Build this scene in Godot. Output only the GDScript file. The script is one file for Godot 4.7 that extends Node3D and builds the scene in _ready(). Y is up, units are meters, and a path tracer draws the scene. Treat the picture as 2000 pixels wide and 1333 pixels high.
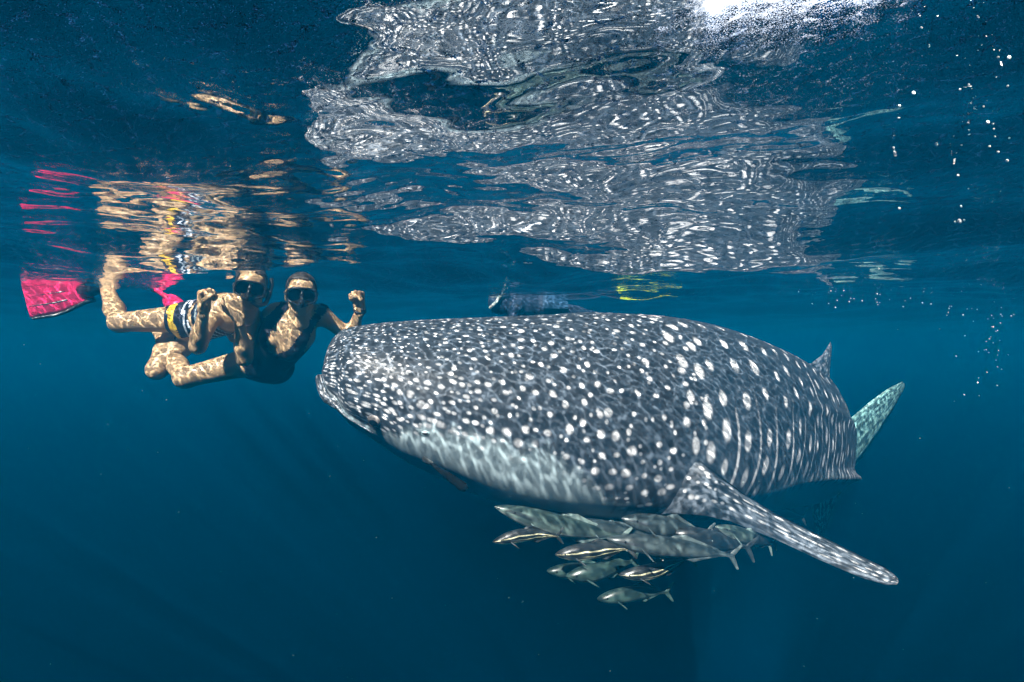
extends Node3D
# A whale shark with its escort fish and three snorkelers just under the rippled surface of a blue sea, seen from under water.

const DEPTH := 0.37                       # how deep the camera hangs below the surface
const FOCAL := 1154.4
const SUN_FROM := Vector3(-0.34, 1.0, 1.0)
const CAUSTIC_TILE := 1.28

var used_names := {}

func _ready():
	# ---- camera, sky, sun, exposure, water haze
	var cam := Camera3D.new()
	cam.fov = 60.0
	cam.near = 0.02
	cam.far = 400.0
	cam.position = Vector3(0, -DEPTH, 0)
	cam.name = "camera"
	add_child(cam)
	var env := Environment.new()
	env.background_mode = Environment.BG_SKY
	env.tonemap_mode = Environment.TONE_MAPPER_LINEAR
	env.tonemap_exposure = 11.0
	var sm := ProceduralSkyMaterial.new()
	sm.sky_top_color = Color(0.04, 0.12, 0.21)
	sm.sky_horizon_color = Color(0.07, 0.17, 0.24)
	sm.ground_bottom_color = Color(0.0, 0.10, 0.18)
	sm.ground_horizon_color = Color(0.0, 0.14, 0.24)
	sm.sun_angle_max = 8.0
	sm.sky_cover = cloud_cover()
	var sky := Sky.new()
	sky.sky_material = sm
	env.sky = sky
	env.volumetric_fog_enabled = true
	env.volumetric_fog_density = 0.0
	env.sdfgi_enabled = true
	env.ssao_enabled = true
	env.ssil_enabled = true
	var we := WorldEnvironment.new()
	we.environment = env
	we.name = "world_environment"
	add_child(we)
	var sun := DirectionalLight3D.new()
	sun.light_energy = 1.6
	sun.light_color = Color(1.0, 0.98, 0.94)
	sun.light_angular_distance = 0.5
	sun.shadow_enabled = true
	sun.name = "sun"
	add_child(sun)
	sun.look_at_from_position(SUN_FROM, Vector3.ZERO, Vector3.RIGHT)
	var fog := FogVolume.new()
	fog.size = Vector3(250, 40, 250)
	fog.position = Vector3(0, -19.94, 0)
	var fm := FogMaterial.new()
	fm.density = 0.115
	fm.albedo = Color(0.0, 0.107, 0.238).linear_to_srgb()
	fog.material = fm
	fog.name = "sea_water"
	fog.set_meta("kind", "structure")
	fog.set_meta("label", "hazy blue sea water that darkens with depth")
	add_child(fog)
	var deep := FogVolume.new()
	deep.size = Vector3(246, 36, 246)
	deep.position = Vector3(0, -19.5, 0)
	var dm := FogMaterial.new()
	dm.density = 0.32
	dm.albedo = Color(0.0, 0.004, 0.02).linear_to_srgb()
	deep.material = dm
	deep.name = "deep_sea_water"
	deep.set_meta("kind", "structure")
	deep.set_meta("label", "darker sea water below the swimmers that swallows more light")
	add_child(deep)
	# ---- the setting, then the things
	surface_and_light_sheet()
	whale_shark()
	school()
	people()
	bubbles()

# ------------------------------------------------------------------ naming and small helpers

func numbered(called: String) -> String:
	var n: int = used_names.get(called, 0)
	used_names[called] = n + 1
	return called if n == 0 else "%s_%03d" % [called, n]

func thing(called: String, label: String, category: String, where := Vector3.ZERO, group := "") -> Node3D:
	var o := Node3D.new()
	o.name = numbered(called)
	o.position = where
	o.set_meta("label", label)
	o.set_meta("category", category)
	if group:
		o.set_meta("group", group)
	add_child(o)
	return o

func part(called: String, mesh: Mesh, m: Material, parent: Node3D) -> MeshInstance3D:
	var o := MeshInstance3D.new()
	o.name = called
	o.mesh = mesh
	o.material_override = m
	parent.add_child(o, true)
	return o

func at(x: float, y: float, z: float) -> Vector3:        # a point of the photograph (2000 x 1333) at a distance in metres
	return Vector3((x - 1000.0) / FOCAL * z, -DEPTH + (666.5 - y) / FOCAL * z, -z)

func mat(c: Color, rough := 0.6, spec := 0.5) -> StandardMaterial3D:     # c: linear base colour
	var m := StandardMaterial3D.new()
	m.albedo_color = c.linear_to_srgb()
	m.roughness = rough
	m.metallic_specular = spec
	return m

func key(table: Array, s: float) -> float:               # smooth interpolation in [[s, value], ...]
	var n := table.size()
	if s <= table[0][0]:
		return table[0][1]
	if s >= table[n - 1][0]:
		return table[n - 1][1]
	for i in n - 1:
		if s <= table[i + 1][0]:
			var h: float = table[i + 1][0] - table[i][0]
			var t: float = (s - table[i][0]) / h
			var m0: float = slope_at(table, i) * h
			var m1: float = slope_at(table, i + 1) * h
			var a: float = table[i][1]
			var b: float = table[i + 1][1]
			return a * (2 * t * t * t - 3 * t * t + 1) + m0 * (t * t * t - 2 * t * t + t) + b * (3 * t * t - 2 * t * t * t) + m1 * (t * t * t - t * t)
	return 0.0

func slope_at(table: Array, i: int) -> float:
	if i == 0 or i == table.size() - 1:
		var j := maxi(i - 1, 0)
		return (table[j + 1][1] - table[j][1]) / (table[j + 1][0] - table[j][0])
	var d0: float = (table[i][1] - table[i - 1][1]) / (table[i][0] - table[i - 1][0])
	var d1: float = (table[i + 1][1] - table[i][1]) / (table[i + 1][0] - table[i][0])
	return 0.0 if d0 * d1 <= 0.0 else 2.0 * d0 * d1 / (d0 + d1)

func arrays_mesh(P: PackedVector3Array, N: PackedVector3Array, U: PackedVector2Array, I: PackedInt32Array) -> ArrayMesh:
	var arr := []
	arr.resize(Mesh.ARRAY_MAX)
	arr[Mesh.ARRAY_VERTEX] = P
	arr[Mesh.ARRAY_NORMAL] = N
	if U.size():
		arr[Mesh.ARRAY_TEX_UV] = U
	arr[Mesh.ARRAY_INDEX] = I
	var m := ArrayMesh.new()
	m.add_surface_from_arrays(Mesh.PRIMITIVE_TRIANGLES, arr)
	return m

# rows of closed loops (every row the same number of points) become one smooth skin; us: u of each row
func loft(rows: Array, us: Array = []) -> ArrayMesh:
	var nr := rows.size()
	var nc: int = rows[0].size()
	var mid := PackedVector3Array()
	for r in rows:
		var c := Vector3.ZERO
		for p in r:
			c += p
		mid.append(c / nc)
	var P := PackedVector3Array()
	var N := PackedVector3Array()
	var U := PackedVector2Array()
	var I := PackedInt32Array()
	var vote := 0.0
	for j in nr:
		var ja := maxi(j - 1, 0)
		var jb := mini(j + 1, nr - 1)
		for i in nc + 1:
			var k := i % nc
			var p: Vector3 = rows[j][k]
			var dc: Vector3 = rows[j][(k + 1) % nc] - rows[j][(k + nc - 1) % nc]
			if dc.length() < 1e-5:
				var q := jb if j == 0 else ja
				dc = rows[q][(k + 1) % nc] - rows[q][(k + nc - 1) % nc]
			var dr: Vector3 = rows[jb][k] - rows[ja][k]
			var n := dc.cross(dr)
			if j == 0 or j == nr - 1:
				var out := (mid[j] - mid[1 if j == 0 else nr - 2])
				if (rows[j][0] - rows[j][nc / 2]).length() < 1e-4:
					n = out
				else:
					vote += n.dot(p - mid[j])
			else:
				vote += n.dot(p - mid[j])
			P.append(p)
			N.append(n)
			U.append(Vector2(us[j] if us.size() else float(j) / (nr - 1), float(i) / nc))
	var s := 1.0 if vote >= 0.0 else -1.0
	for j in nr:
		var cap: bool = (j == 0 or j == nr - 1) and (rows[j][0] - rows[j][nc / 2]).length() < 1e-4
		for i in nc + 1:
			var q := j * (nc + 1) + i
			N[q] = (N[q] * (1.0 if cap else s)).normalized()
			if N[q].length() < 0.5:
				N[q] = Vector3.UP
	for j in nr - 1:
		for i in nc:
			var a := j * (nc + 1) + i
			var b := a + 1
			var c := a + nc + 1
			var d := c + 1
			if s > 0:
				I.append_array([a, c, b, b, c, d])
			else:
				I.append_array([a, b, c, b, d, c])
	return arrays_mesh(P, N, U, I)

# a fin: stations [leading point, trailing point, thickness], thick along n
func fin(stations: Array, n: Vector3, round_tip := true) -> ArrayMesh:
	var rows := []
	var half := 7
	for st in stations:
		var row := PackedVector3Array()
		var a: Vector3 = st[0]
		var b: Vector3 = st[1]
		var th: float = st[2]
		for k in half * 2:
			var top := k < half
			var u := float(k) / half if top else 2.0 - float(k) / half
			var w := pow(u, 0.55) * pow(maxf(1.0 - u, 0.0), 0.9) * 2.0
			row.append(a.lerp(b, u) + n * th * w * (1.0 if top else -1.0))
		rows.append(row)
	var first := PackedVector3Array()
	var last := PackedVector3Array()
	var e: Array = stations[stations.size() - 1]
	var tip: Vector3 = (e[0] + e[1]) * 0.5
	if round_tip:
		tip += (tip - (stations[stations.size() - 2][0] + stations[stations.size() - 2][1]) * 0.5).normalized() * (e[0] - e[1]).length() * 0.15
	for k in half * 2:
		first.append((stations[0][0] + stations[0][1]) * 0.5)
		last.append(tip)
	rows.push_front(first)
	rows.append(last)
	return loft(rows)

# a tube through points with radii
func tube(pts: Array, radii: Array, sides := 12) -> ArrayMesh:
	var rows := []
	var n := pts.size()
	var up := Vector3(0.13, 0.97, 0.2).normalized()
	for j in n:
		var t: Vector3 = (pts[mini(j + 1, n - 1)] - pts[maxi(j - 1, 0)]).normalized()
		var b := t.cross(up).normalized()
		var c := b.cross(t)
		var row := PackedVector3Array()
		for k in sides:
			var a := TAU * k / sides
			row.append(pts[j] + (b * cos(a) + c * sin(a)) * radii[j])
		if j == 0:
			rows.append(flat_row(pts[0], sides))
		rows.append(row)
		if j == n - 1:
			rows.append(flat_row(pts[n - 1], sides))
	return loft(rows)

func flat_row(p: Vector3, n: int) -> PackedVector3Array:
	var r := PackedVector3Array()
	for k in n:
		r.append(p)
	return r

# ------------------------------------------------------------------ sky

func cloud_cover() -> Texture2D:
	var fn := FastNoiseLite.new()
	fn.noise_type = FastNoiseLite.TYPE_SIMPLEX_SMOOTH
	fn.frequency = 0.9
	fn.fractal_octaves = 5
	fn.seed = 73
	var w := 512
	var h := 256
	var im := Image.create_empty(w, h, false, Image.FORMAT_RGBAF)
	for j in h:
		var up := PI * (0.5 - (j + 0.5) / h)
		for i in w:
			var a := TAU * (i + 0.5) / w
			var v := 0.0
			if up > 0.0:
				v = smoothstep(0.36, 0.46, fn.get_noise_3d(sin(a) * cos(up) * 2.0, sin(up) * 3.0, -cos(a) * cos(up) * 2.0)) * smoothstep(0.32, 0.5, up)
			im.set_pixel(i, j, Color(0.17, 0.172, 0.176, v))
	return ImageTexture.create_from_image(im)

# ------------------------------------------------------------------ the surface seen from below

var W := []

func make_waves():
	var r := RandomNumberGenerator.new()
	r.seed = 5
	var lengths := [5.2, 3.3, 2.3, 1.7, 1.3, 1.05, 0.86, 0.72, 0.61, 0.53, 0.46, 0.40, 0.35, 0.31, 0.275, 0.245, 0.22, 0.195, 0.175, 0.157, 0.14, 0.126, 0.113, 0.1, 0.09, 0.08]
	for i in lengths.size():
		var l: float = lengths[i]
		var a := r.randf_range(-1.35, 1.35) + (PI / 2 if i < 5 else 0.9)
		var k := TAU / l
		var steep := 0.042 if l > 1.5 else (0.06 if l > 0.5 else (0.042 if l > 0.25 else 0.017))
		W.append([cos(a) * k, sin(a) * k, r.randf() * TAU, steep / k, l])
	W[0] = [0.10, 1.25, 2.5, 0.045, 5.0]         # the swell: a crest over the camera, a trough beyond the shark's back

func axis(middle: float) -> Array:
	var half := [0.0]
	var d := [0.011]
	while half[-1] < 105.0:
		var r: float = half[-1]
		var s := 0.011 + 0.012 * clampf(r - 0.8, 0.0, 2.7) + 0.06 * maxf(0.0, r - 3.5)
		half.append(r + s)
		d.append(s)
	var out := []
	for i in range(half.size() - 1, 0, -1):
		out.append([middle - half[i], d[i]])
	for i in half.size():
		out.append([middle + half[i], d[i]])
	return out

func surface_and_light_sheet():
	make_waves()
	var xs := axis(0.25)
	var zs := axis(-1.45)
	var nx := xs.size()
	var nz := zs.size()
	# where a wave face is steep enough, one looks out through it: x, z, half width, half depth
	var looks := [[0.365, -0.70, 0.155, 0.132]]
	var edge := FastNoiseLite.new()
	edge.frequency = 14.0
	edge.seed = 3
	var P := PackedVector3Array()
	var N := PackedVector3Array()
	var U := PackedVector2Array()
	var C := PackedColorArray()
	var I := PackedInt32Array()
	for j in nz:
		var z: float = zs[j][0]
		var dz: float = zs[j][1]
		for i in nx:
			var x: float = xs[i][0]
			var d := maxf(xs[i][1], dz) * 3.2
			var calm := lerpf(0.62, 1.0, smoothstep(-1.7, -0.3, x))
			var h := 0.0
			var gx := 0.0
			var gz := 0.0
			for w in W:
				if w[4] < d:
					break
				var p: float = w[0] * x + w[1] * z + w[2]
				var share := 1.0 if w[4] < 4.9 or w[4] > 5.1 else lerpf(0.15, 1.2, smoothstep(-1.5, 0.2, x))
				if w[4] < 1.5:
					share = calm
				var c: float = w[3] * cos(p) * share
				h += w[3] * sin(p) * share
				gx += c * w[0]
				gz += c * w[1]
			P.append(Vector3(x, h, z))
			N.append(Vector3(-gx, 1, -gz).normalized())
			U.append(Vector2(x, z) / CAUSTIC_TILE)
			var solid := 1.0
			if absf(x) < 1.0 and z > -1.0 and z < -0.3:
				for o in looks:
					var e: float = pow(pow(absf((x - o[0]) / o[2]), 4.0) + pow(absf((z - o[1]) / o[3]), 4.0), 0.25) + 0.45 * edge.get_noise_2d(x, z)
					solid = minf(solid, smoothstep(0.94, 1.04, e))
			C.append(Color(1, 1, 1, solid))
	for j in nz - 1:
		for i in nx - 1:
			var a := j * nx + i
			I.append_array([a, a + 1, a + nx, a + 1, a + nx + 1, a + nx])
	var arr := []
	arr.resize(Mesh.ARRAY_MAX)
	arr[Mesh.ARRAY_VERTEX] = P
	arr[Mesh.ARRAY_NORMAL] = N
	arr[Mesh.ARRAY_TEX_UV] = U
	arr[Mesh.ARRAY_COLOR] = C
	arr[Mesh.ARRAY_INDEX] = I
	var mesh := ArrayMesh.new()
	mesh.add_surface_from_arrays(Mesh.PRIMITIVE_TRIANGLES, arr)
	var m := StandardMaterial3D.new()
	m.transparency = BaseMaterial3D.TRANSPARENCY_ALPHA
	m.albedo_color = Color(0.97, 0.985, 1.0)
	m.metallic = 1.0
	m.roughness = 0.0
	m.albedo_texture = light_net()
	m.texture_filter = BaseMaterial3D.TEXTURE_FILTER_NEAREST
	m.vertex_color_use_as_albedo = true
	m.normal_enabled = true
	var nt := NoiseTexture2D.new()
	var fn := FastNoiseLite.new()
	fn.noise_type = FastNoiseLite.TYPE_SIMPLEX_SMOOTH
	fn.frequency = 0.022
	fn.fractal_octaves = 3
	nt.noise = fn
	nt.width = 512
	nt.height = 512
	nt.seamless = true
	nt.as_normal_map = true
	nt.bump_strength = 3.0
	m.normal_texture = nt
	m.normal_scale = 0.07
	for k in 4:                        # the sea surface, then added sheets whose aligned holes pass sun and hide sky
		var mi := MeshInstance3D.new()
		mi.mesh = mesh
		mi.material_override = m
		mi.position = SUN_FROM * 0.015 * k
		mi.name = numbered("surface_and_light_sheet")
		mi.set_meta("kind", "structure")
		mi.set_meta("label", "mirroring rippled underside of the sea surface" if k == 0 else "added mirror sheet above the sea surface that shapes the sunlight")
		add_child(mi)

func noise_field(n: int, freq: float, sd: int) -> PackedFloat32Array:
	var fn := FastNoiseLite.new()
	fn.noise_type = FastNoiseLite.TYPE_SIMPLEX_SMOOTH
	fn.fractal_type = FastNoiseLite.FRACTAL_NONE
	fn.frequency = freq
	fn.seed = sd
	var small := fn.get_seamless_image(n / 2, n / 2, false, false, 0.15)
	small.convert(Image.FORMAT_RF)
	small.resize(n, n, Image.INTERPOLATE_CUBIC)
	return small.get_data().to_float32_array()

# caustic light net put into the sheets as holes, from rays bent by noise
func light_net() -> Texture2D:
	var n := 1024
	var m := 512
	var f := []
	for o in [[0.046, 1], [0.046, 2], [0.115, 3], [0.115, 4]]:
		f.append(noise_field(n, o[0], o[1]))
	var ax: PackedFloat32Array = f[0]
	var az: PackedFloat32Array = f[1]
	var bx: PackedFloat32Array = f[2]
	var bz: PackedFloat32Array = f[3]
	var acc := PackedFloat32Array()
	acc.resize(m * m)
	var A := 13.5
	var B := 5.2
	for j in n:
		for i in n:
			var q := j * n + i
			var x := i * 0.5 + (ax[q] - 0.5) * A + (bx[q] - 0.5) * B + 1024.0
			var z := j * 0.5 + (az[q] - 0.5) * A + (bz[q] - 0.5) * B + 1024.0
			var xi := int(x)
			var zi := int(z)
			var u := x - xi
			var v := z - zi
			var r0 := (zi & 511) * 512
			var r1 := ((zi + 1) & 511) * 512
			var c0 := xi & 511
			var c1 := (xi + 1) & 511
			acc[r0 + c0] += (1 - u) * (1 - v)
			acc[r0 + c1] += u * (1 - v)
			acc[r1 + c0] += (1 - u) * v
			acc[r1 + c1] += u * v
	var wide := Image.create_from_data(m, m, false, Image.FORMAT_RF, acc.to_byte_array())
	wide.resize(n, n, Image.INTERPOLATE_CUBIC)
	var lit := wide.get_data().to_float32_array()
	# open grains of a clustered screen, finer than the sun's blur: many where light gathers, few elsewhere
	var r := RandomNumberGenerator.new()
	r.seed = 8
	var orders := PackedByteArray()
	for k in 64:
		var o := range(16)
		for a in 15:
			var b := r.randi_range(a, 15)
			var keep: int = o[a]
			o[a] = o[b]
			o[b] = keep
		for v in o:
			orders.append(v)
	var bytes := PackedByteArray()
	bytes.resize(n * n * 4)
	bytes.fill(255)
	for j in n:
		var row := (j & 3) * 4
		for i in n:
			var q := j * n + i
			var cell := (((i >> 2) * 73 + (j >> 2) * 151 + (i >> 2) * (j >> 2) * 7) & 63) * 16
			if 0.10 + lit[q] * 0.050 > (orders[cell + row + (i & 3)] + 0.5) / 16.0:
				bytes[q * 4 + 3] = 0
	return ImageTexture.create_from_image(Image.create_from_data(n, n, false, Image.FORMAT_RGBA8, bytes))

# ------------------------------------------------------------------ the whale shark

const LENGTH := 5.62
var spine := []          # [s, x, z]
var back_y := []
var belly_y := []
var half_w := []

func shark_tables():
	var where := [[641, 2.75, 714, 732], [645, 2.75, 680, 768], [656, 2.755, 656, 795], [674, 2.765, 643, 813], [714, 2.78, 635, 842], [772, 2.81, 629, 882], [850, 2.85, 624, 922], [950, 2.915, 620, 968], [1050, 2.99, 616, 992], [1150, 3.08, 611, 1003],
		[1250, 3.2, 615, 1008], [1330, 3.35, 626, 1008], [1400, 3.55, 646, 1003], [1500, 4.02, 686, 990], [1556, 4.42, 722, 984], [1600, 4.95, 796, 966], [1618, 5.2, 830, 938], [1626, 5.45, 838, 914], [1632, 5.65, 845, 897]]
	var s := 0.0
	var last := Vector3.ZERO
	for i in where.size():
		var w: Array = where[i]
		var a := at(w[0], w[2], w[1])
		var b := at(w[0], w[3], w[1])
		if i:
			s += Vector2(a.x - last.x, a.z - last.z).length()
		last = a
		spine.append([s, a.x, a.z])
		back_y.append([s, a.y])
		belly_y.append([s, b.y])
	half_w = [[0.0, 0.16], [0.02, 0.24], [0.06, 0.31], [0.11, 0.36], [0.19, 0.41], [0.36, 0.46], [0.6, 0.49], [1.0, 0.51], [1.6, 0.52], [2.1, 0.51], [2.6, 0.46], [3.1, 0.42], [3.6, 0.36], [4.2, 0.27], [4.8, 0.16], [5.3, 0.08], [6.0, 0.05]]

func spine_at(s: float) -> Vector2:
	var xs := []
	var zs := []
	for r in spine:
		xs.append([r[0], r[1]])
		zs.append([r[0], r[2]])
	return Vector2(key(xs, s), key(zs, s))

# the skin at length s and girth t (0 along the back, 0.5 = the left flank at mid height, 1 = belly; negative: the right side)
func skin(s: float, t: float) -> Vector3:
	var c := spine_at(s)
	var e := 0.03
	var d := (spine_at(s + e) - spine_at(maxf(s - e, 0.0))).normalized()
	var side := Vector2(-d.y, d.x)                        # points away from or to the camera
	if side.y < 0.0:
		side = -side
	var top := key(back_y, s)
	var low := key(belly_y, s)
	var w := key(half_w, s)
	var a := PI * t
	var ca := cos(a)
	var sa := sin(a)
	var y := (top + low) * 0.5 + (top - low) * 0.5 * signf(ca) * pow(absf(ca), 0.92)
	var r := w * signf(sa) * pow(absf(sa), 0.84)
	# flat broad head: widest above the middle; ridges along the flanks towards the tail
	r *= 1.0 - 0.15 * ca * smoothstep(0.1, 0.5, s) * (1.0 - smoothstep(1.4, 2.2, s))
	var at_ = absf(t)
	var far := smoothstep(2.2, 4.2, s)
	var ridge: float = exp(-pow((at_ - 0.66) / 0.034, 2.0)) * 0.085 * far * (1.0 - smoothstep(3.9, 4.7, s))
	ridge += exp(-pow((at_ - 0.42) / 0.02, 2.0)) * 0.018 * smoothstep(1.6, 2.6, s) * (1.0 - smoothstep(4.0, 5.0, s))
	ridge += exp(-pow((at_ - 0.22) / 0.02, 2.0)) * 0.014 * smoothstep(1.2, 2.2, s) * (1.0 - smoothstep(4.0, 5.0, s))
	r += ridge * signf(sa)
	# the mouth: a groove that runs from the front down to below the eye
	var mt := mouth_t(s)
	if s < 0.34:
		var g: float = exp(-pow((at_ - mt) / 0.022, 2.0)) * (1.0 - smoothstep(0.18, 0.25, s))
		r -= 0.02 * g * signf(sa) * smoothstep(0.0, 0.05, s)
	return Vector3(c.x + side.x * r, y, c.y + side.y * r)

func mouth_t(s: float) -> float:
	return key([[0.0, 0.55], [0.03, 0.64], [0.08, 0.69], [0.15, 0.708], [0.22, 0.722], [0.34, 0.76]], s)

func skin_normal(s: float, t: float) -> Vector3:
	var n := (skin(s + 0.02, t) - skin(s - 0.02, t)).cross(skin(s, t + 0.01) - skin(s, t - 0.01)).normalized()
	var c := spine_at(s)
	var mid := Vector3(c.x, (key(back_y, s) + key(belly_y, s)) * 0.5, c.y)
	return n if n.dot(skin(s, t) - mid) > 0.0 else -n

func belly_line(s: float) -> float:
	return key([[0.0, 0.60], [0.05, 0.705], [0.15, 0.738], [0.22, 0.735], [0.27, 0.70], [0.45, 0.60], [0.65, 0.58], [0.86, 0.588], [1.0, 0.63], [1.16, 0.72], [1.4, 0.81], [1.8, 0.81], [2.0, 0.72], [2.4, 0.67], [3.2, 0.68], [4.3, 0.75], [5.6, 0.85]], s)

func stamp(white: PackedFloat32Array, w: int, h: int, u: float, v: float, ru: float, rv: float, strength: float, hard := 0.38):
	var x0 := maxi(int(u - ru * 1.3), 0)
	var x1 := mini(int(u + ru * 1.3) + 1, w - 1)
	var y0 := maxi(int(v - rv * 1.3), 0)
	var y1 := mini(int(v + rv * 1.3) + 1, h - 1)
	for y in range(y0, y1 + 1):
		for x in range(x0, x1 + 1):
			var d := sqrt(pow((x - u) / ru, 2.0) + pow((y - v) / rv, 2.0))
			if d < 1.3:
				var k := strength * (1.0 - smoothstep(hard, 1.25, d))
				var q := y * w + x
				if k > white[q]:
					white[q] = k

func skin_picture() -> Image:
	var w := 2048
	var h := 640
	var r := RandomNumberGenerator.new()
	r.seed = 77
	var white := PackedFloat32Array()
	white.resize(w * h)
	var per_s := w / LENGTH            # pixels per metre along the body
	var per_g := h / 1.55              # and round the girth, roughly
	# head: small dense dots in loose rows; shoulders: larger ones
	var s := 0.015
	while s < 1.6:
		var step := lerpf(0.030, 0.074, smoothstep(0.05, 1.1, s))
		var t := 0.01 + r.randf() * 0.04
		while t < 0.9:
			var low := smoothstep(0.35, 0.75, t)
			var big := lerpf(0.0072, 0.0155, smoothstep(0.05, 1.1, s)) * r.randf_range(0.6, 1.25) * lerpf(0.82, lerpf(1.55, 1.2, smoothstep(0.3, 1.0, s)), smoothstep(0.3, lerpf(0.58, 0.75, smoothstep(0.3, 1.0, s)), t))
			if r.randf() < 0.93:
				stamp(white, w, h, (s + r.randf_range(-0.3, 0.3) * step) * per_s, (t + r.randf_range(-0.01, 0.01)) * h, big * per_s * r.randf_range(0.9, 1.25), big * per_g * r.randf_range(0.85, 1.15), r.randf_range(0.72, 1.0))
			if s > 0.5 and r.randf() < 0.8:
				stamp(white, w, h, (s + r.randf_range(-0.6, 0.6) * step) * per_s, (t + r.randf_range(-0.04, 0.04)) * h, 0.009 * per_s, 0.009 * per_g, r.randf_range(0.3, 0.75))
			t += step / 1.55 * r.randf_range(0.9, 1.25)
		s += step * r.randf_range(0.85, 1.05)
	# trunk: upright columns of long dots, and thin wavering bars between them
	s = 1.55
	var odd := false
	while s < 5.6:
		var gap := lerpf(0.072, 0.078, smoothstep(1.8, 4.2, s))
		if odd and s > 1.75:
			var from := r.randf_range(0.2, 0.42)
			var till := r.randf_range(0.80, 0.88)
			var ph := r.randf() * TAU
			if s < 2.6:
				from = r.randf_range(0.36, 0.5)
			var bold := r.randf_range(0.75, 1.0) * lerpf(0.75, 1.0, smoothstep(1.8, 2.6, s))
			var t := from
			while t < till:
				var waver := 0.012 * sin(t * 16.0 + ph)
				if r.randf() < 0.95:
					stamp(white, w, h, (s + waver) * per_s, t * h, lerpf(0.0075, 0.013, smoothstep(0.4, 0.8, t)) * per_s, 0.02 * per_g, bold * clampf(0.65 + 0.5 * sin(t * 17.0 + ph * 3.0), 0.2, 1.0))
				t += 0.012
		else:
			var t := 0.03 + r.randf() * 0.06
			while t < 0.84:
				var low := smoothstep(0.45, 0.8, t)
				var rr := r.randf_range(0.85, 1.2)
				stamp(white, w, h, (s + r.randf_range(-0.012, 0.012)) * per_s, t * h, lerpf(0.020, 0.018, low) * rr * per_s, lerpf(0.032, 0.055, low) * rr * per_g, r.randf_range(0.9, 1.0), 0.5)
				t += r.randf_range(0.075, 0.115)
		odd = not odd
		s += gap * r.randf_range(0.9, 1.1)
	var fn := FastNoiseLite.new()
	fn.frequency = 0.03
	fn.fractal_octaves = 5
	fn.seed = 9
	var cloudy := fn.get_image(w, h).get_data()
	var im := Image.create_empty(w, h, false, Image.FORMAT_RGB8)
	var edge := FastNoiseLite.new()
	edge.frequency = 0.02
	edge.seed = 4
	edge.fractal_octaves = 4
	for x in w:
		var line := belly_line(x / per_s)
		var wob := edge.get_noise_2d(x * 2.2, 0.0) * 0.03
		for y in h:
			var t := float(y) / h
			var q := y * w + x
			var c := cloudy[q] / 255.0
			var pale := smoothstep(line - 0.05, line + 0.03, t + wob * 1.3 + (c - 0.5) * 0.05)
			var dark := lerpf(0.028, 0.100, c * c) * lerpf(1.0, 1.7, smoothstep(0.45, 0.8, t))
			var k := white[q] * lerpf(0.8, 1.0, c)
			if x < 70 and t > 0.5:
				var gape_shade := exp(-pow((t - mouth_t(x / per_s) - 0.002) / 0.011, 2.0)) * smoothstep(2.0, 9.0, x) * (1.0 - smoothstep(62.0, 70.0, x))  # shade inside the mouth slit, painted into the skin colour
				k *= 1.0 - gape_shade
				dark *= 1.0 - 0.9 * gape_shade
			var tone := Color(dark * 0.74, dark, dark * 1.34).lerp(Color(0.29, 0.375, 0.41), pale).lerp(Color(0.80, 0.82, 0.85), k * (1.0 - pale))  # pale belly tone: white skin with the teal water light mixed in
			im.set_pixel(x, y, tone.linear_to_srgb())
	return im

func fin_picture(light := 1.0) -> Texture2D:
	var w := 512
	var h := 256
	var r := RandomNumberGenerator.new()
	r.seed = 15
	var white := PackedFloat32Array()
	white.resize(w * h)
	for i in 26:
		for k in 3:
			var v := [0.12, 0.25, 0.4][k] as float
			var u := (i + r.randf_range(0.1, 0.9)) / 26.0
			for vv in [v, 1.0 - v]:
				stamp(white, w, h, u * w, (vv + r.randf_range(-0.03, 0.03)) * h, r.randf_range(4.5, 8.5), r.randf_range(4.0, 7.0), r.randf_range(0.5, 0.95))
	var fn := FastNoiseLite.new()
	fn.frequency = 0.025
	fn.fractal_octaves = 4
	fn.seed = 31
	var im := Image.create_empty(w, h, false, Image.FORMAT_RGB8)
	for y in h:
		for x in w:
			var c := fn.get_noise_2d(x, y * 2.0) * 0.5 + 0.5
			var front := 1.0 - absf(float(y) / h - 0.5) * 2.0          # 0 at the leading edge
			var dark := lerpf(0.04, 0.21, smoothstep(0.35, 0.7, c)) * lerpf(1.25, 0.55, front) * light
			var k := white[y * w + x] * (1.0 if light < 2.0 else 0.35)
			im.set_pixel(x, y, Color(lerpf(dark * 0.82, 0.78, k), lerpf(dark, 0.80, k), lerpf(dark * 1.22, 0.82, k)).linear_to_srgb())
	return ImageTexture.create_from_image(im)

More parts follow.
